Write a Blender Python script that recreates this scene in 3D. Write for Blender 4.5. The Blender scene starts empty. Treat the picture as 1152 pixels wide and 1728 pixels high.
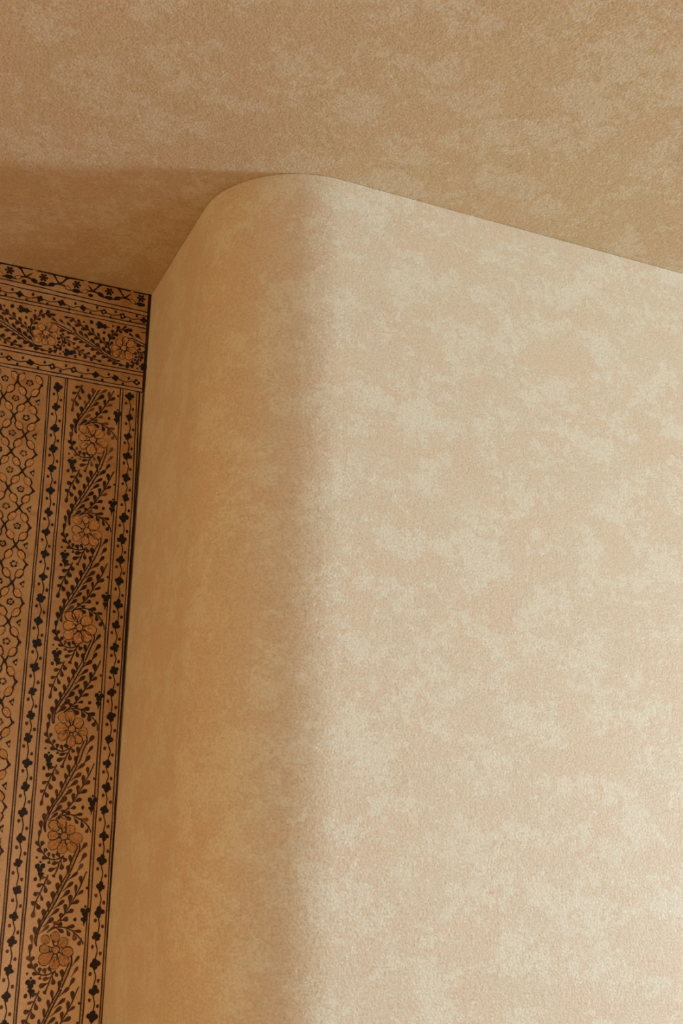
import bpy, math, random
from mathutils import Matrix, Vector

random.seed(11)
sc = bpy.context.scene
col = sc.collection

# ------------------------------------------------------------------ camera
CEIL = 2.70                                   # ceiling height, the lens sits 1.5 m above the floor
EYE = Vector((-0.52965, -1.61080, 1.50))
PITCH, ROLL, YAW, FOCAL_PX = 0.314581, 0.010149, 0.424962, 1933.2
fw = Vector((math.sin(YAW) * math.cos(PITCH), math.cos(YAW) * math.cos(PITCH), math.sin(PITCH)))
rt = Vector((math.cos(YAW), -math.sin(YAW), 0.0))
up = rt.cross(fw)
r2 = rt * math.cos(ROLL) + up * math.sin(ROLL)
u2 = up * math.cos(ROLL) - rt * math.sin(ROLL)
cd = bpy.data.cameras.new('camera')
cd.sensor_fit = 'VERTICAL'
cd.sensor_height = 36.0
cd.lens = FOCAL_PX / 1728.0 * 36.0
cd.clip_start = 0.02
cam = bpy.data.objects.new('camera', cd)
col.objects.link(cam)
cam.matrix_world = Matrix(((r2.x, u2.x, -fw.x, EYE.x), (r2.y, u2.y, -fw.y, EYE.y),
                           (r2.z, u2.z, -fw.z, EYE.z), (0, 0, 0, 1)))
sc.camera = cam

# ------------------------------------------------------------------ daylight, added fill and exposure
sc.view_settings.view_transform = 'Standard'
sc.view_settings.look = 'None'
sc.view_settings.gamma = 1.0
sc.view_settings.use_curve_mapping = False
sc.view_settings.exposure = 0.0
sc.cycles.max_bounces = 14
sc.cycles.diffuse_bounces = 10
sc.cycles.sample_clamp_indirect = 0.0
w = bpy.data.worlds.new('sky')
sc.world = w
w.use_nodes = True
w.node_tree.nodes['Background'].inputs[0].default_value = (0.75, 0.86, 1.0, 1)
w.node_tree.nodes['Background'].inputs[1].default_value = 0.4


def daylight(name, loc, aim, size_x, size_z, power, color):
    """daylight, and added fill light, coming in through window openings"""
    ld = bpy.data.lights.new(name, 'AREA')
    ld.shape = 'RECTANGLE'
    ld.size, ld.size_y = size_x, size_z
    ld.energy = power
    ld.color = color
    o = bpy.data.objects.new(name, ld)
    col.objects.link(o)
    o.location = loc
    d = Vector(aim) - Vector(loc)
    o.rotation_euler = d.to_track_quat('-Z', 'Y').to_euler()
    return o


# W1 stands in the right-hand end wall, W2 in the wall behind the photographer
X_END, Y_REAR, X_LEFT = 7.0, -5.0, -4.6
W1_Y, W1_W, W1_Z0, W1_Z1 = -2.78, 0.85, 0.35, 2.05
W2_X, W2_W, W2_Z0, W2_Z1 = 4.25, 1.7, 0.25, 1.9
FILL3_Y, FILL3_W, FILL3_Z0, FILL3_Z1 = -0.75, 1.5, 0.30, 1.60  # added warm fill, set in an invented opening in the left wall
FILL4_X, FILL4_W, FILL4_Z0, FILL4_Z1 = 1.7, 0.9, 0.15, 1.05  # added weak rear fill, put in to give the hanging a sheen
L1, L2, L_FILL3 = (3.14, 3.72, 4.38), (0.44, 0.40, 0.46), (0.490, 0.241, 0.086)     # radiance of the windows; the third is an added warm fill
L_FILL4 = (0.40, 0.33, 0.27)


def window_light(loc, inward, sx, sz, rad):
    k = max(rad)
    x, y, z = loc
    daylight('window_daylight', loc, (x + inward[0], y + inward[1], z), sx, sz, k * 100 * sx * sz, tuple(c / k for c in rad))  # daylight for windows 1 and 2, added fill for 3 and 4


window_light((X_END + 0.10, W1_Y, (W1_Z0 + W1_Z1) / 2), (-1, 0), W1_W, W1_Z1 - W1_Z0, L1)
window_light((W2_X, Y_REAR - 0.10, (W2_Z0 + W2_Z1) / 2), (0, 1), W2_W, W2_Z1 - W2_Z0, L2)
window_light((X_LEFT - 0.10, FILL3_Y, (FILL3_Z0 + FILL3_Z1) / 2), (1, 0), FILL3_W, FILL3_Z1 - FILL3_Z0, L_FILL3)
window_light((FILL4_X, Y_REAR - 0.10, (FILL4_Z0 + FILL4_Z1) / 2), (0, 1), FILL4_W, FILL4_Z1 - FILL4_Z0, L_FILL4)


# ------------------------------------------------------------------ material helpers
def new_mat(name):
    m = bpy.data.materials.new(name)
    m.use_nodes = True
    nt = m.node_tree
    b = nt.nodes['Principled BSDF']
    return m, nt, b


def node(nt, kind, **kw):
    n = nt.nodes.new(kind)
    for k, v in kw.items():
        setattr(n, k, v)
    return n


def noise(nt, vec, scale, detail=6.0, rough=0.6, lac=2.0, dist=0.0):
    n = node(nt, 'ShaderNodeTexNoise')
    n.inputs['Scale'].default_value = scale
    n.inputs['Detail'].default_value = detail
    n.inputs['Roughness'].default_value = rough
    n.inputs['Lacunarity'].default_value = lac
    n.inputs['Distortion'].default_value = dist
    nt.links.new(vec, n.inputs['Vector'])
    return n.outputs[0]


def ramp(nt, fac, stops):
    n = node(nt, 'ShaderNodeValToRGB')
    e = n.color_ramp.elements
    while len(e) < len(stops):
        e.new(0.5)
    for i, (p, c) in enumerate(stops):
        e[i].position = p
        e[i].color = (*c, 1) if len(c) == 3 else c
    nt.links.new(fac, n.inputs[0])
    return n.outputs[0]


def grey(v):
    return (v, v, v)


def mix(nt, fac, a, b, mode='MIX'):
    n = node(nt, 'ShaderNodeMix', data_type='RGBA', blend_type=mode)
    if isinstance(fac, float):
        n.inputs[0].default_value = fac
    else:
        nt.links.new(fac, n.inputs[0])
    for sock, v in ((n.inputs[6], a), (n.inputs[7], b)):
        if isinstance(v, tuple):
            sock.default_value = (*v, 1)
        else:
            nt.links.new(v, sock)
    return n.outputs[2]


def math_node(nt, op, a, b=None):
    n = node(nt, 'ShaderNodeMath', operation=op)
    for sock, v in ((n.inputs[0], a), (n.inputs[1], b)):
        if v is None:
            continue
        if isinstance(v, (int, float)):
            sock.default_value = v
        else:
            nt.links.new(v, sock)
    return n.outputs[0]


def bump(nt, b, height, strength, dist):
    n = node(nt, 'ShaderNodeBump')
    n.inputs['Strength'].default_value = strength
    n.inputs['Distance'].default_value = dist
    nt.links.new(height, n.inputs['Height'])
    nt.links.new(n.outputs[0], b.inputs['Normal'])


def plaster_paper(name, base, pale, rosy, fleck, seams=(), rough=0.55, pale_at=(0.510, 0.540)):
    """mottled cream wall covering: fractal pale clouds on tan, rosy patches, fine orange-peel grain"""
    m, nt, b = new_mat(name)
    tc = node(nt, 'ShaderNodeTexCoord')
    mp = node(nt, 'ShaderNodeMapping')
    mp.inputs['Scale'].default_value = (1.0, 1.0, 1.25)
    nt.links.new(tc.outputs['Object'], mp.inputs[0])
    v = mp.outputs[0]
    grain_lo = noise(nt, v, 230.0, 2.0, 0.6)
    crumb = math_node(nt, 'MULTIPLY', math_node(nt, 'SUBTRACT', noise(nt, v, 55.0, 7.0, 0.78), 0.5), 0.70)
    cloud = math_node(nt, 'ADD', noise(nt, v, 10.0, 12.0, 0.70, 2.1), crumb)
    cloud2 = math_node(nt, 'ADD', noise(nt, v, 6.5, 12.0, 0.68, 2.2, 0.3), crumb)
    c = mix(nt, ramp(nt, cloud2, [(0.480, grey(0)), (0.530, grey(1))]), base, rosy)
    pale_f = ramp(nt, cloud, [(pale_at[0], grey(0)), (pale_at[1], grey(1))])
    c = mix(nt, pale_f, c, pale)
    brk = noise(nt, v, 85.0, 6.0, 0.78)
    region = ramp(nt, noise(nt, v, 9.0, 5.0, 0.6), [(0.35, grey(1)), (0.62, grey(0.25))])
    c = mix(nt, math_node(nt, 'MULTIPLY', region, ramp(nt, brk, [(0.52, grey(0)), (0.66, grey(0.62))])), c, fleck)
    g = ramp(nt, grain_lo, [(0.36, grey(0.87)), (0.52, grey(1.0)), (0.66, grey(1.06))])
    c = mix(nt, 1.0, c, g, 'MULTIPLY')
    for x in seams:                                   # butt joints between the drops of paper
        sep = node(nt, 'ShaderNodeSeparateXYZ')
        nt.links.new(tc.outputs['Object'], sep.inputs[0])
        d = math_node(nt, 'ABSOLUTE', math_node(nt, 'SUBTRACT', sep.outputs[0], x))
        on = math_node(nt, 'LESS_THAN', d, 0.00035)
        wear = ramp(nt, noise(nt, v, 5.0, 3.0), [(0.40, grey(0.05)), (0.62, grey(0.55))])
        c = mix(nt, math_node(nt, 'MULTIPLY', on, wear), c, fleck)
    nt.links.new(c, b.inputs['Base Color'])
    b.inputs['Roughness'].default_value = rough
    b.inputs['Specular IOR Level'].default_value = 0.28
    grain = noise(nt, v, 250.0, 3.0, 0.6)
    h = math_node(nt, 'ADD', grain, math_node(nt, 'MULTIPLY', noise(nt, v, 90.0, 3.0, 0.6), 0.8))
    bump(nt, b, h, 0.6, 0.0018)
    return m


M_WALL = plaster_paper('mottled_cream_wall_paper', (0.592, 0.552, 0.404), (0.628, 0.622, 0.482), (0.600, 0.533, 0.386),
                       (0.46, 0.378, 0.232), seams=(0.2015, 0.8424), rough=0.45)
M_CEIL = plaster_paper('mottled_cream_ceiling_paper', (0.590, 0.500, 0.300), (0.640, 0.580, 0.400), (0.600, 0.488, 0.306),
                       (0.42, 0.30, 0.135), rough=0.65)


def wood_floor():
    m, nt, b = new_mat('oak_floor')
    tc = node(nt, 'ShaderNodeTexCoord')
    mp = node(nt, 'ShaderNodeMapping')
    mp.inputs['Scale'].default_value = (1, 12, 1)
    nt.links.new(tc.outputs['Object'], mp.inputs[0])
    c = ramp(nt, noise(nt, mp.outputs[0], 2.5, 8, 0.6), [(0.3, (0.20, 0.085, 0.032)), (0.7, (0.29, 0.135, 0.055))])
    br = node(nt, 'ShaderNodeTexBrick')
    br.inputs['Scale'].default_value = 1.0
    br.inputs['Brick Width'].default_value = 1.4
    br.inputs['Row Height'].default_value = 0.16
    br.inputs['Mortar Size'].default_value = 0.002
    br.inputs['Color1'].default_value = (1, 1, 1, 1)
    br.inputs['Color2'].default_value = (0.86, 0.84, 0.82, 1)
    br.inputs['Mortar'].default_value = (0.25, 0.2, 0.16, 1)
    nt.links.new(tc.outputs['Object'], br.inputs['Vector'])
    nt.links.new(mix(nt, 1.0, c, br.outputs[0], 'MULTIPLY'), b.inputs['Base Color'])
    b.inputs['Roughness'].default_value = 0.4
    return m


M_FLOOR = wood_floor()


def painted(name, rgb, rough=0.4):
    m, nt, b = new_mat(name)
    tc = node(nt, 'ShaderNodeTexCoord')
    n = noise(nt, tc.outputs['Object'], 14.0, 5.0)
    k = ramp(nt, n, [(0.3, tuple(c * 0.94 for c in rgb)), (0.7, rgb)])
    nt.links.new(k, b.inputs['Base Color'])
    b.inputs['Roughness'].default_value = rough
    return m


M_TRIM = painted('white_painted_wood', (0.78, 0.74, 0.68))


# ------------------------------------------------------------------ mesh helpers
def link_mesh(name, verts, faces, mats, idx=None, parent=None):
    me = bpy.data.meshes.new(name)
    me.from_pydata(verts, [], faces)
    for m in mats:
        me.materials.append(m)
    if idx:
        me.polygons.foreach_set('material_index', idx)
    me.update()
    o = bpy.data.objects.new(name, me)
    col.objects.link(o)
    if parent:
        o.parent = parent
    return o


def boxes(name, blist, mat, parent=None):
    v, f = [], []
    for x0, x1, y0, y1, z0, z1 in blist:
        k = len(v)
        v += [(x0, y0, z0), (x1, y0, z0), (x1, y1, z0), (x0, y1, z0), (x0, y0, z1), (x1, y0, z1), (x1, y1, z1), (x0, y1, z1)]
        f += [(k, k + 3, k + 2, k + 1), (k + 4, k + 5, k + 6, k + 7), (k, k + 1, k + 5, k + 4),
              (k + 1, k + 2, k + 6, k + 5), (k + 2, k + 3, k + 7, k + 6), (k + 3, k, k + 4, k + 7)]
    return link_mesh(name, v, f, [mat], parent=parent)


def structure(o):
    o['kind'] = 'structure'
    return o


# ------------------------------------------------------------------ the room
BULL, DEPTH, T = 0.19297, 0.5583, 0.12            # bullnose radius, depth of the recess, wall thickness
Y_BACK = DEPTH + 0.004
structure(boxes('floor', [(X_LEFT - T, X_END + T, Y_REAR - T, Y_BACK + T, -0.10, 0.0)], M_FLOOR))
structure(boxes('ceiling', [(X_LEFT - T, X_END + T, Y_REAR - T, Y_BACK + T, CEIL, CEIL + 0.10)], M_CEIL))
structure(boxes('wall_back', [(X_LEFT - T, 0.0, Y_BACK, Y_BACK + T, 0.0, CEIL)], M_WALL))


def rounded_wall():
    """thick wall whose free end is rolled into the recess by a quarter-round"""
    top = CEIL - 0.0008
    n = 220
    out = [(X_END, 0.0)]
    for i in range(n + 1):
        a = math.pi / 2 * i / n
        out.append((BULL - BULL * math.sin(a), BULL - BULL * math.cos(a)))
    out += [(0.0, Y_BACK + T), (X_END, Y_BACK + T)]
    k = len(out)
    v = [(x, y, 0.0) for x, y in out] + [(x, y, top) for x, y in out]
    f = [(i, i + k, (i + 1) % k + k, (i + 1) % k) for i in range(k)]
    f += [tuple(range(k)), tuple(range(2 * k - 1, k - 1, -1))]
    return link_mesh('wall_right', v, f, [M_WALL])


structure(rounded_wall())


def wall_with_windows(name, axis, at, a0, a1, openings):
    """wall slab with window openings, each with its frame standing in it (axis: the wall's normal)"""
    def pl(u0, u1, d0, d1, za, zb):
        return (d0, d1, u0, u1, za, zb) if axis == 'x' else (u0, u1, d0, d1, za, zb)
    s = T if at > 0 else -T
    d0, d1 = min(at, at + s), max(at, at + s)
    g0, g1 = sorted((at + s * 0.3, at + s * 0.6))
    q, last, slabs = 0.05, a0, []
    for n, c, w, z0, z1 in sorted(openings, key=lambda o: o[1]):
        w0, w1 = c - w / 2, c + w / 2
        slabs += [pl(last, w0, d0, d1, 0, CEIL), pl(w0, w1, d0, d1, 0, z0), pl(w0, w1, d0, d1, z1, CEIL)]
        last = w1
        e = bpy.data.objects.new('window_%d' % n, None)
        col.objects.link(e)
        structure(e)
        boxes('window_frame', [pl(w0, w0 + q, g0, g1, z0, z1), pl(w1 - q, w1, g0, g1, z0, z1),
                               pl(w0 + q, w1 - q, g0, g1, z0, z0 + q), pl(w0 + q, w1 - q, g0, g1, z1 - q, z1)], M_TRIM, e)
    slabs.append(pl(last, a1, d0, d1, 0, CEIL))
    structure(boxes(name, slabs, M_WALL))


wall_with_windows('wall_end', 'x', X_END, Y_REAR, 0.0, [(1, W1_Y, W1_W, W1_Z0, W1_Z1)])
wall_with_windows('wall_rear', 'y', Y_REAR, X_LEFT - T, X_END + T, [(2, W2_X, W2_W, W2_Z0, W2_Z1), (4, FILL4_X, FILL4_W, FILL4_Z0, FILL4_Z1)])  # window_4 is an added opening for the weak rear fill
wall_with_windows('wall_left', 'x', X_LEFT, Y_REAR, Y_BACK, [(3, FILL3_Y, FILL3_W, FILL3_Z0, FILL3_Z1)])  # window_3 is an added opening for the warm fill

# ------------------------------------------------------------------ the block-printed hanging
def worn_sheen_patch(nt, v):
    """the rubbed, washed-out lower part of the border, with light sheen painted in: a blotch with a ragged edge"""
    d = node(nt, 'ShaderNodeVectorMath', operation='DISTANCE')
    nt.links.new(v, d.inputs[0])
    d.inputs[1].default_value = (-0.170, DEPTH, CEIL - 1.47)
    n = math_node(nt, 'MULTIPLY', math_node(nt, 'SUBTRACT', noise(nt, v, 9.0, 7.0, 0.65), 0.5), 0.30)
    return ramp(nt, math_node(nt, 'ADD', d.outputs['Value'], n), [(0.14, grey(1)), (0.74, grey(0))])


def cloth_mat():
    m, nt, b = new_mat('tea_dyed_cotton')
    tc = node(nt, 'ShaderNodeTexCoord')
    v = tc.outputs['Object']
    blot = noise(nt, v, 13.0, 8.0, 0.62, 2.0, 0.4)
    c = ramp(nt, blot, [(0.30, (0.43, 0.245, 0.095)), (0.48, (0.51, 0.325, 0.152)), (0.68, (0.58, 0.405, 0.220))])
    rust = noise(nt, v, 30.0, 6.0, 0.6)
    c = mix(nt, ramp(nt, rust, [(0.52, grey(0)), (0.70, grey(0.6))]), c, (0.40, 0.185, 0.060))
    wash = math_node(nt, 'MULTIPLY', worn_sheen_patch(nt, v), 0.85)  # faded dye, plus the brightening of the sheen painted into the cloth
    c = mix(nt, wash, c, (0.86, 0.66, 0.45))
    weave = noise(nt, v, 420.0, 2.0, 0.5)
    c = mix(nt, 1.0, c, ramp(nt, weave, [(0.3, grey(0.88)), (0.7, grey(1.08))]), 'MULTIPLY')
    nt.links.new(c, b.inputs['Base Color'])
    b.inputs['Roughness'].default_value = 0.42
    b.inputs['Specular IOR Level'].default_value = 0.5
    bump(nt, b, weave, 0.3, 0.0006)
    return m


def ink_mat(name, rgb, worn, lo, hi, fade=0.30, rough=0.5):
    m, nt, b = new_mat(name)
    tc = node(nt, 'ShaderNodeTexCoord')
    v = tc.outputs['Object']
    f = ramp(nt, noise(nt, v, 11.0, 6.0, 0.6), [(lo, grey(0)), (hi, grey(0.75))])
    c = mix(nt, f, rgb, worn)
    wash = math_node(nt, 'MULTIPLY', worn_sheen_patch(nt, v), fade)  # faded ink, plus the sheen painted in
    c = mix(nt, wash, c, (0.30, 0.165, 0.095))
    s = ramp(nt, noise(nt, v, 260.0, 3.0, 0.6), [(0.35, grey(0.7)), (0.7, grey(1.35))])
    nt.links.new(mix(nt, 1.0, c, s, 'MULTIPLY'), b.inputs['Base Color'])
    b.inputs['Roughness'].default_value = rough
    b.inputs['Specular IOR Level'].default_value = 0.3
    return m


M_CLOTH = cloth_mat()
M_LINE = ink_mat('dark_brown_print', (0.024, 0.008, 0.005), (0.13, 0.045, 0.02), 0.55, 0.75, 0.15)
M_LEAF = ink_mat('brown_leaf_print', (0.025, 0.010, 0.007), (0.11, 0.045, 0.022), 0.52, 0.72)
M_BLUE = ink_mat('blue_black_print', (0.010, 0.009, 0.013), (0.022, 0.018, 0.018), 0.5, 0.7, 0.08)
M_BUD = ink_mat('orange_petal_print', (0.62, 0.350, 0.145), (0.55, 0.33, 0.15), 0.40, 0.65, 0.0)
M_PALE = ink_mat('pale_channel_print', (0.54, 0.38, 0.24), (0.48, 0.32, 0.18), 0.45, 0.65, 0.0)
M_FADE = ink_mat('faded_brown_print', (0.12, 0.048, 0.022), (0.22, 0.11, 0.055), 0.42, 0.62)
LINE, LEAF, BLUE, BUD, PALE, FADE = 1, 2, 3, 4, 5, 6
MATS = [M_CLOTH, M_LINE, M_LEAF, M_BLUE, M_BUD, M_PALE, M_FADE]

WID, LEN = 1.30, 2.25                              # size of the hanging
TV, TF, TI = [], [], []                            # vertices, faces, material slots of the print
SHEAR = [(0.0, 0.006), (0.24, 0.005), (0.43, 0.0), (0.83, -0.002), (1.24, -0.006), (1.5, -0.007), (2.4, -0.008)]


def shear(t):
    for (a, x), (b, y) in zip(SHEAR, SHEAR[1:]):
        if a <= t <= b:
            return x + (y - x) * (t - a) / (b - a)
    return SHEAR[-1][1]


def J(a):
    return random.uniform(-a, a)


def put(poly, mat, lift):
    """one printed shape; poly in (s, t): metres left of the inner corner, metres below the ceiling"""
    k, d = len(TV), (len(TF) % 29) * 0.0000025     # no two overlapping shapes share a plane
    for s, t in poly:
        TV.append((-s, DEPTH - 0.00008 * lift - d, CEIL - t))
    a = sum(p[0] * q[1] - q[0] * p[1] for p, q in zip(poly, poly[1:] + poly[:1]))
    r = range(k, k + len(poly))
    TF.append(tuple(r) if a > 0 else tuple(reversed(r)))
    TI.append(mat)


def strip(pts, w0, mat, lift=2, w1=None, jit=0.12):
    w1 = w0 if w1 is None else w1
    L, R = [], []
    n = len(pts)
    for i, (s, t) in enumerate(pts):
        a, b = pts[max(i - 1, 0)], pts[min(i + 1, n - 1)]
        dx, dy = b[0] - a[0], b[1] - a[1]
        l = math.hypot(dx, dy) or 1e-6
        w = (w0 + (w1 - w0) * i / max(n - 1, 1)) / 2 * (1 + J(jit))
        L.append((s - dy / l * w, t + dx / l * w))
        R.append((s + dy / l * w, t - dx / l * w))
    for i in range(n - 1):
        put([L[i], L[i + 1], R[i + 1], R[i]], mat, lift)


def spline(pts, per=5):
    out = []
    n = len(pts)
    for i in range(n - 1):
        p0, p1, p2, p3 = pts[max(i - 1, 0)], pts[i], pts[i + 1], pts[min(i + 2, n - 1)]
        for k in range(per):
            u = k / per
            out.append(tuple(0.5 * (2 * p1[c] + (p2[c] - p0[c]) * u + (2 * p0[c] - 5 * p1[c] + 4 * p2[c] - p3[c]) * u * u
                                    + (3 * p1[c] - p0[c] - 3 * p2[c] + p3[c]) * u ** 3) for c in (0, 1)))
    out.append(pts[-1])
    return out


def line(p, q, w, mat=LINE, lift=2, wob=0.0006, step=0.022):
    n = max(2, int(math.hypot(q[0] - p[0], q[1] - p[1]) / step))
    pts = [(p[0] + (q[0] - p[0]) * i / n + J(wob), p[1] + (q[1] - p[1]) * i / n + J(wob)) for i in range(n + 1)]
    strip(spline(pts, 2), w, mat, lift, jit=0.25)


def blob(c, rx, ry, mat, lift=3, ang=0.0, n=10, jit=0.14):
    ca, sa = math.cos(ang), math.sin(ang)
    pts = []
    for i in range(n):
        a = 2 * math.pi * i / n
        r = 1 + J(jit)
        x, y = rx * math.cos(a) * r, ry * math.sin(a) * r
        pts.append((c[0] + x * ca - y * sa, c[1] + x * sa + y * ca))
    put(pts, mat, lift)
    return pts


def drop(a, b, w, mat=LEAF, lift=3):
    """teardrop leaf: thin stalk at a, fat rounded end at b"""
    dx, dy = b[0] - a[0], b[1] - a[1]
    l = math.hypot(dx, dy) or 1e-6
    ux, uy = dx / l, dy / l
    prof = [(0.0, 0.16), (0.28, 0.24), (0.42, 0.42), (0.56, 0.72), (0.72, 0.96), (0.86, 0.88), (0.96, 0.45)]
    k = 1 + J(0.16)
    P = [(a[0] + ux * l * u - uy * w * h * k, a[1] + uy * l * u + ux * w * h * k) for u, h in prof]
    P.append((b[0], b[1]))
    P += [(a[0] + ux * l * u + uy * w * h * k, a[1] + uy * l * u - ux * w * h * k) for u, h in reversed(prof)]
    put(P, mat, lift)


def ring(c, rx, ry, w, mat=LINE, lift=5, ang=0.0, a0=0.0, a1=2 * math.pi, n=14, jit=0.06):
    ca, sa = math.cos(ang), math.sin(ang)
    pts = []
    for i in range(n + 1):
        a = a0 + (a1 - a0) * i / n
        r = 1 + J(jit)
        x, y = rx * math.cos(a) * r, ry * math.sin(a) * r
        pts.append((c[0] + x * ca - y * sa, c[1] + x * sa + y * ca))
    strip(pts, w, mat, lift, jit=0.35)


# one repeat of the vine, millimetres from the heart of its flower (x to the right, y down)
STEM_L_UP = [(10.0,-125.0), (-4.2,-99.2), (-15.6,-73.8), (-29.4,-48.6), (-37.6,-28.1), (-38.4,-14.8), (-35.1,-7.0)]
STEM_R_UP = [(17.0,-122.9), (5.2,-99.9), (-7.4,-73.1), (-20.3,-50.6), (-30.7,-32.5), (-33.5,-19.0), (-33.1,-7.2)]
STEM_L_DN = [(25.0,19.1), (21.4,33.2), (18.1,49.1), (15.8,62.2)]
STEM_R_DN = [(29.7,10.2), (31.9,22.0), (29.9,38.0), (27.2,55.2), (25.1,61.7)]
PETALS = [(-20.3,-19.9), (-4.6,-22.9), (12.3,-12.7), (21.8,4.0), (15.5,18.3), (-0.8,21.9), (-18.6,15.7), (-21.4,-1.3)]
LEAVES = [(-41.3,-8.0,-44.0,-25.6), (-37.2,-20.1,-39.8,-37.9), (-31.1,-33.8,-33.7,-51.7), (-24.3,-48.3,-27.0,-66.2), (-17.5,-61.6,-20.1,-79.6),
    (-10.7,-76.9,-13.3,-95.0), (-3.8,-91.0,-6.4,-109.2), (1.1,-105.1,-1.4,-123.3), (15.6,47.9,12.5,30.4), (13.0,65.1,10.0,47.6),
    (-29.5,-26.6,-14.0,-39.7), (-23.3,-39.0,-7.7,-52.2), (-15.9,-53.6,-0.2,-66.9), (-7.6,-67.0,8.2,-80.4), (1.8,-83.3,17.7,-96.8),
    (6.9,-96.6,22.8,-110.3), (13.0,-113.6,29.0,-127.3), (31.5,24.7,41.7,9.5), (31.6,42.5,41.8,27.4), (26.9,59.8,37.1,44.8), (-5.9,-38.2,-5.1,-45.7),
    (4.2,-47.0,4.7,-60.5), (11.3,-58.3,10.7,-74.2), (19.0,-72.4,19.3,-89.4), (28.0,-87.4,28.2,-106.6), (36.2,-105.2,34.0,-121.8),
    (-3.4,-40.4,8.7,-40.6), (5.5,-47.1,18.4,-51.0), (11.3,-58.3,27.1,-64.9), (19.0,-72.4,35.7,-80.5), (28.0,-87.4,41.4,-96.7),
    (36.2,-105.2,51.3,-115.8), (43.2,-122.3,51.0,-128.5), (50.5,56.6,50.4,37.5), (49.1,60.5,41.1,52.5), (-3.0,-35.7,11.1,-27.6),
    (13.1,-36.2,30.5,-38.3), (15.3,-34.3,22.4,-22.0), (27.1,-30.4,42.8,-29.4), (28.6,-29.2,32.4,-14.7), (40.0,-21.2,56.2,-14.8),
    (43.7,-17.4,38.5,-6.3), (47.2,-8.2,58.2,3.1), (47.9,-6.9,41.6,8.1), (48.0,-5.6,49.5,19.0), (-44.3,8.0,-44.3,-9.8), (-41.3,19.6,-49.2,9.0),
    (-40.6,19.6,-37.0,8.9), (-34.5,29.7,-46.9,21.9), (-33.8,30.3,-30.7,20.3), (-24.5,38.3,-37.2,35.7), (-25.3,37.0,-24.5,26.5),
    (-13.9,39.7,-18.1,28.8), (-3.6,36.5,-11.0,26.4), (-4.4,42.4,-19.2,46.9), (1.5,34.3,6.4,41.9), (-23.1,40.2,-23.6,46.3), (-8.2,51.8,-23.5,57.8),
    (-2.4,42.3,1.0,55.9), (-24.7,-117.9,-37.4,-116.9), (-27.8,-107.4,-42.1,-102.6), (-34.6,-93.3,-46.9,-89.0), (-40.0,-78.7,-48.9,-73.3),
    (-25.2,-116.5,-19.3,-105.4), (-29.1,-106.7,-24.9,-92.3), (-35.2,-91.9,-29.3,-78.5), (-41.2,-76.6,-33.5,-64.7), (-42.9,-66.4,-45.5,-50.8),
    (-10.6,62.3,-14.7,69.0)]
BRANCH = [[(-17.1,-28.8), (-8.4,-36.7), (-2.2,-42.5), (8.9,-55.4), (18.4,-71.0), (28.0,-88.1), (36.2,-105.2), (43.2,-122.3),
    (45.5,-128.0)],[(50.3,40.8), (50.8,56.6), (49.1,60.5)],[(-17.1,-28.8), (-3.0,-35.7), (13.1,-36.2), (24.4,-30.9), (35.8,-23.6), (46.3,-10.9),
    (48.5,1.1)],[(-44.5,-2.5), (-44.5,5.4), (-42.0,18.4), (-34.5,29.7), (-26.0,37.1), (-13.9,39.7), (-2.3,35.8), (2.7,32.2)],[(1.5,33.6), (-4.4,42.4),
    (-7.6,51.8), (-11.8,63.5)],[(-23.0,-122.2), (-29.1,-106.7), (-35.8,-91.2), (-41.2,-77.3), (-43.9,-62.3), (-44.9,-51.5)]]
DOTS = [(-45.2,-114.8,3.2), (-64.1,-110.5,2.5), (47.5,-101.3,2.2), (51.6,-30.0,2.2), (29.7,-49.5,3), (-45.6,36.8,2.0), (50.3,-83.0,4.2)]
TREFOIL = [(47.2,-60.9,46.3,-45.9), (-38.9,53.4,-37.0,67.5)]

VS = 1.032                                         # stretches the drawn repeat to the printed one


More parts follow.
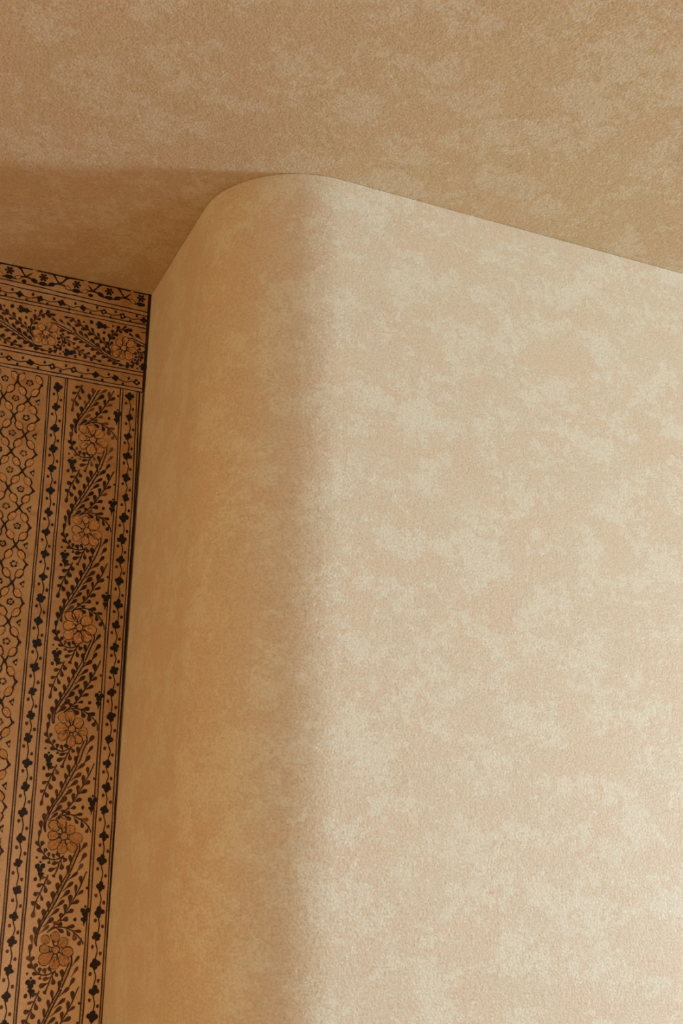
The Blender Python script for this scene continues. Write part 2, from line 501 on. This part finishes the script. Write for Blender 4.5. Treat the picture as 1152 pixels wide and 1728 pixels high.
def vine_repeat(place, inside, bold=1.0, petal=BUD, clip=None, fade=0.0):
    """place maps (x, y) in mm to (s, t); inside tells whether a printed shape lies in the band"""
    def go(x, y, j=0.7):
        return place(x + J(j), y * VS + J(j))

    def run(pts, w, mat=LINE, w1=None, lift=3):
        seg = []
        for p in spline([go(*q) for q in pts], 4) + [None]:
            if p is not None and inside(p):
                seg.append(p)
            else:
                if len(seg) > 1:
                    strip(seg, w, mat, lift, w1)
                seg = []
    ink = lambda: FADE if random.random() < fade else LEAF
    for a, b in ((STEM_L_UP, STEM_R_UP), (STEM_L_DN, STEM_R_DN)):
        if a is STEM_L_DN:                         # lets the stem run on into the next repeat
            a = [(x - 7 * max(0, y - 12) / 50, y) for x, y in a]
            b = [(x - 9 * max(0, y - 12) / 50, y) for x, y in b]
        a = [(x + 1.0, y + 0.8) for x, y in a]
        b = [(x - 1.0, y - 0.8) for x, y in b]
        A, B = spline([place(x, y * VS) for x, y in a], 3), spline([place(x, y * VS) for x, y in b], 3)
        m = min(len(A), len(B))
        for i in range(m - 1):                     # pale channel of the main stem
            q = [A[i], A[i + 1], B[i + 1], B[i]]
            if all(inside(p) for p in q):
                put(q, PALE, 1)
        run(a, 0.0022 * bold)
        run(b, 0.0026 * bold)
    for br in BRANCH:
        run(br, 0.0024 * bold, LEAF)
    for ax, ay, bx, by in LEAVES:
        a, b = go(ax - 0.14 * (bx - ax), ay - 0.14 * (by - ay)), go(bx, by)
        if inside(a) and inside(b):
            drop(a, b, 0.0038 * bold * (1 + J(0.15)), ink())
    for x, y, r in DOTS:
        p = go(x, y)
        if inside(p):
            blob(p, r / 1000, r * 1.2 / 1000, LINE)
    for ax, ay, bx, by in TREFOIL:
        q = [(-4.6, -3.0, 4.6), (4.6, -3.0, 4.6), (0, 3.0, 5.4), (0, -9.5, 2.2)]
        if inside(go(ax, ay)):
            for x, y, r in q:
                blob(go(ax + x, ay + y, 0.3), r / 1000, r / 1000, BLUE, 4)
            drop(go(bx, by + 8, .3), go(bx, by - 7, .3), 0.0048, BLUE, 4)
            blob(go(bx - 3.2, by - 4), 0.003, 0.003, BLUE, 4)
            blob(go(bx + 3.2, by - 4), 0.003, 0.003, BLUE, 4)
    # the flower: petals around a round heart, outlined
    if inside(place(0, 0)):
        for x, y in PETALS:
            x, y = x + J(1.6), y + J(1.6)
            ang = math.atan2(y, x) + J(0.22)
            k = 1.04 + J(0.20)
            n = 14
            pts = []
            for i in range(n):
                a = 2 * math.pi * i / n
                lx = math.cos(a) * 10.0 * k
                ly = math.sin(a) * 8.2 * k * (1.0 + 0.18 * math.cos(a))
                pts.append(place(x * 0.93 + lx * math.cos(ang) - ly * math.sin(ang) + J(.35),
                                 y * 0.93 + lx * math.sin(ang) + ly * math.cos(ang) + J(.35)))
            if not all(inside(p) for p in pts):
                continue
            put(pts, petal, 5)
            strip(pts + pts[:2], 0.0013 * bold, LINE if random.random() < 0.5 else FADE, 6, jit=0.7)
            for m_ in (-1.4, -0.6, 0, 0.7, 1.4):                  # brush strokes inside the petal
                if random.random() < 0.45:
                    p0 = place(x * 0.62 + m_ * 1.5, y * 0.62 - m_ * 1.5)
                    p1 = place(x * 1.0 + m_ * 2.6 + J(1), y * 1.0 - m_ * 2.6 + J(1))
                    strip([p0, ((p0[0] + p1[0]) / 2 + J(.0006), (p0[1] + p1[1]) / 2), p1], 0.0010, FADE, 6, 0.0004)
            ca, sa = math.cos(0.39), math.sin(0.39)
            gx, gy = x * ca - y * sa, x * sa + y * ca
            strip([place(gx * 0.28, gy * 0.28), place(gx * 0.52, gy * 0.52), place(gx * 0.74, gy * 0.74)], 0.0028, LINE, 6, 0.0006)
        blob(place(0, 0), 0.0068, 0.0068, petal, 7, jit=0.06)
        ring(place(0, 0), 0.0068, 0.0068, 0.0017, LINE, 8)


def clover(c, k=1.0, heart=BLUE, turn=0.0):
    """small four-lobed blossom of the guard stripes"""
    if heart is None:
        for i in range(4):
            a = turn + i * math.pi / 2 + J(.2)
            blob((c[0] + .0042 * k * math.cos(a), c[1] + .0042 * k * math.sin(a)), .0042 * k, .0038 * k, LINE, 4)
        blob(c, .0026 * k, .0026 * k, PALE, 5)
        return
    for i in range(4):
        a = turn + i * math.pi / 2 + J(.25)
        r = .0043 * k * (1 + J(.2))
        blob((c[0] + r * math.cos(a), c[1] + r * math.sin(a)), .0047 * k, .0043 * k, heart, 4, a)
    blob(c, .0045 * k, .0045 * k, heart, 4)


def guard_stripe(along0, along1, step, place, k=1.0, open_chance=0.0, flip=1):
    """clovers on a wavy tendril with a dot on each side between them; place(u along, v across)"""
    n = int((along1 - along0) / step) + 1
    cs = []
    for i in range(n):
        cs.append((along0 + i * step + J(.0016), J(.0012)))
    for i, (u, v) in enumerate(cs):
        clover(place(u, v), k * (1 + J(.1)), None if random.random() < open_chance else BLUE, J(.4))
        if i + 1 < n:
            u2, v2 = cs[i + 1]
            d = u2 - u
            pts = [(u, v), (u + d * .22, v - flip * .0006), (u + d * .5, v + flip * .0028 + J(.001)), (u + d * .78, v + flip * .0010), (u2, v2)]
            strip(spline([place(*q) for q in pts], 4), .0021, LINE, 3)
            blob(place(u + d * .36 + J(.001), v - flip * .0065 + J(.0008)), .0028, .0035, LEAF)
            blob(place(u + d * .62 + J(.001), v + flip * .0085 + J(.0008)), .0028, .0035, LEAF)


# --- base cloth
S0, T0, THK = 0.0015, 0.0012, 0.0035
cloth_v = [(-S0, DEPTH, CEIL - T0), (-WID, DEPTH, CEIL - T0), (-WID, DEPTH, CEIL - LEN), (-S0, DEPTH, CEIL - LEN)]
cloth_v += [(x, y + THK, z) for x, y, z in cloth_v]
cloth_f = [(0, 1, 2, 3), (7, 6, 5, 4), (0, 4, 5, 1), (1, 5, 6, 2), (2, 6, 7, 3), (3, 7, 4, 0)]
TV += cloth_v
TF += cloth_f
TI += [0] * 6




# --- double rules of the top border
for (tl, tr) in ((.0366, .0443), (.0476, .0533), (.0743, .0738), (.0808, .0825), (.1838, .1844), (.1921, .1924), (.2205, .2218), (.2276, .2292)):
    g = (tl - tr) / .31
    line((0.002, tr), (0.34, tl + g * .03), .0024)
    line((0.34, tl + g * .03), (WID - .004, tl), .0024)
for a, b in ((.0395, .0505), (.0740, .0815), (.1841, .1922), (.2208, .2280)):
    put([(0.003, a + .003), (WID - .004, a), (WID - .004, b), (0.003, b + .001)], PALE, 1)

# --- upright rules, right-hand border and its mirror image
UP0, UP1 = 0.2295, LEN - 0.012
for side in (0, 1):
    def X(s, t, _m=side):
        s = s + shear(t)
        return (s, t) if not _m else (WID - s, t)
    def upright(s0, w, mat=LINE, lift=2):
        n = 70
        pts = [X(s0 + J(.0005), UP0 + (UP1 - UP0) * i / n) for i in range(n + 1)]
        strip(pts, w, mat, lift, jit=0.25)
    for s in (.1936, .1893, .1597, .1552, .0467, .0415, .0118):
        upright(s, .0022)
    for s, w in ((.1914, .0030), (.1575, .0031), (.0441, .0038), (.0090, .0040)):
        upright(s, w, PALE, 1)
    upright(.0062 if side else .0068, .0030, BLUE)
    if not side:                                   # dark selvedge tucked into the corner
        strip([(.0036, UP0 + (UP1 - UP0) * i / 60) for i in range(61)], .0030, LINE, 1, jit=.04)
    # guard stripes
    guard_stripe(.2517, 2.22, .0437, lambda u, v: X(.1745 - v, u), 1.0, flip=1)
    guard_stripe(.2445, 2.22, .0437, lambda u, v: X(.0262 - v, u), 1.05, flip=1)
    # the upright vine
    for k in range(-1, 10):
        t0 = .3514 + .1925 * k
        vine_repeat(lambda x, y, t0=t0: X(.0975 - x / 1000, t0 + y / 1000),
                    lambda p, _m=side: .236 < p[1] < UP1 and
                    .0495 < ((p[0] if not _m else WID - p[0]) - shear(p[1])) < .1525,
                    1.0, BUD, fade=0.45 if k in (-1, 0) else (0.3 if k == 5 else 0.04))

# --- top border: guard stripes above and below a lying vine
guard_stripe(.020, WID - .02, .0432, lambda u, v: (u, .2085 - .0010 * u - v), .85, 0.35, -1)
guard_stripe(.014, WID - .02, .0432, lambda u, v: (u, .0640 - .004 * u / .31 * .3 - v), .85, 0.3, -1)
for k in range(-1, 9):
    s0 = .0517 + .160 * k
    vine_repeat(lambda x, y, s0=s0: (s0 - y / 1000 * .831, .1375 - x / 1000 * .88),
                lambda p: .0855 < p[1] < .1815 and .003 < p[0] < WID - .006, .95, BUD)

# --- top strip under the ceiling: half lattice with blue-black hearts
k = 0
s = .0567 - .0685
while s < WID - .05:
    n0 = (s + J(.001), .0215)
    nm = s + .03425
    if s > .004:
        for dx in (-1, 1):
            strip(spline([n0, (s + dx * .008, .0125), (s + dx * .017, .0)], 3), .0042, LINE, 3, .0022)
            put([(s + dx * .006, .013), (s + dx * .022 + J(.002), .0012), (s + dx * .012, .0012)], BLUE if (k + dx) % 3 else BUD, 3)
            strip(spline([n0, (s + dx * .010, .0235), (s + dx * .020, .0300), (s + dx * .0342, .0290)], 4), .0040, LINE, 3, .0026)
            blob((s + dx * .0165, .0262), .0068, .0040, BUD if (k + (dx > 0)) % 2 else BLUE, 4, dx * .45)
            ring((s + dx * .0165, .0262), .0068, .0040, .0015, LINE, 5, dx * .45)
        if k % 2 == 0:
            blob((s + .004, .0325), .0052, .0044, BLUE, 4)
    if nm > .004:
        blob((nm, .0145), .0048, .0062, BLUE, 4)
        for a in range(6):
            blob((nm + .0068 * math.cos(a * 1.047), .0145 + .0068 * math.sin(a * 1.047)), .0028, .0026, LINE, 4)
        blob((nm, .0290), .0090, .0050, BLUE, 5)
        ring((nm, .0142), .0026, .0028, .0010, FADE, 6)
    k += 1
    s += .0685
line((0.002, .0022), (WID - .002, .0022), .0034, LINE, 2)
strip([(.0042, .002 + .0226 * i) for i in range(11)], .0056, LINE, 2)

# --- field: lattice of buds
DX, DT, EDGE = .0240, .0373, .2070


def node_at(i, j):
    t = .2905 + (j - 1) * DT
    return EDGE + i * DX + 1.5 * min(.002, shear(min(2.3, max(0.0, t)))), t


rowmax, colmax = int((UP1 - .23) / DT), int((WID - 2 * EDGE) / DX)
for i in range(0, colmax + 1):
    for j in range(-1, rowmax + 1):
        s, t = node_at(i, j)
        t += J(.001)
        if (i + j) % 2 == 0:
            for di in (-1, 1):
                for dj in (1,):
                    i2, j2 = i + di, j + dj
                    if not (0 <= i2 <= colmax):
                        continue
                    q = node_at(i2, j2)
                    p = (s, t)
                    if p[1] < .233 and q[1] < .2345 or max(p[1], q[1]) > UP1 - .003:
                        continue
                    if p[1] < .2335:
                        u = (.2335 - p[1]) / (q[1] - p[1])
                        p = (p[0] + (q[0] - p[0]) * u, .2335)
                    dx, dy = q[0] - p[0], q[1] - p[1]
                    l = math.hypot(dx, dy)
                    ang = math.atan2(dy, dx)
                    nx, ny = -dy / l, dx / l
                    at = lambda u, v: (p[0] + dx * u + nx * v, p[1] + dy * u + ny * v)
                    side = random.choice((-1, 1))
                    blue = i < 2 and random.random() < .03
                    strip(spline([at(0, 0), at(.14, side * .0004), at(.30, side * .0018)], 2), .0044, LINE, 4, .0026)
                    strip(spline([at(1, 0), at(.86, 0), at(.72, -side * .0012)], 2), .0042, LINE, 4, .0024)
                    c = at(.5, J(.0008))
                    blob(c, .0098, .0063, LEAF if blue else BUD, 4, ang, 12, .06)
                    a0 = ang
                    ring(c, .0100, .0066, .0025, LINE, 5, ang, 0.0 if side > 0 else math.pi, math.pi if side > 0 else 2 * math.pi, 9)
                    ring(c, .0100, .0066, .0013, LINE if random.random() < .5 else FADE, 5, ang, math.pi if side > 0 else 0.0, 2 * math.pi if side > 0 else math.pi, 9)
            if .236 < t < UP1:
                blob((s, t), .0031, .0031, LINE, 5)
        elif .243 < t < UP1 - .01:
            if i == 0:                              # half blossoms along the edge of the field
                put([(s + .0010, t - .0075), (s + .0105, t - .001 + J(.001)), (s + .0020, t + .0080)], LINE if j % 3 else BLUE, 4)
                blob((s + .0038, t + .001), .0020, .0028, PALE if j % 2 else FADE, 5)
            else:
                a0 = J(3)
                for a in range(5):
                    b = a0 + a * 1.257
                    blob((s + .0056 * math.cos(b), t + .0050 * math.sin(b)), .0030, .0022, LINE if random.random() < .55 else FADE, 3, b + 1.57)
                ring((s, t), .0056, .0050, .0018, LINE if random.random() < .5 else FADE, 4, 0, a0, a0 + 4.2, 8, .15)
                if random.random() < .5:
                    blob((s, t), .0015, .0015, FADE, 4)

# --- lower edge rule, far below the picture
line((0.002, LEN - .010), (WID - .002, LEN - .010), .0021)

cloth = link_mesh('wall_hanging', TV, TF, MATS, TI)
cloth['label'] = 'brown cotton wall hanging printed with dark vines and flowers, in the recess beneath the ceiling'
cloth['category'] = 'wall hanging'
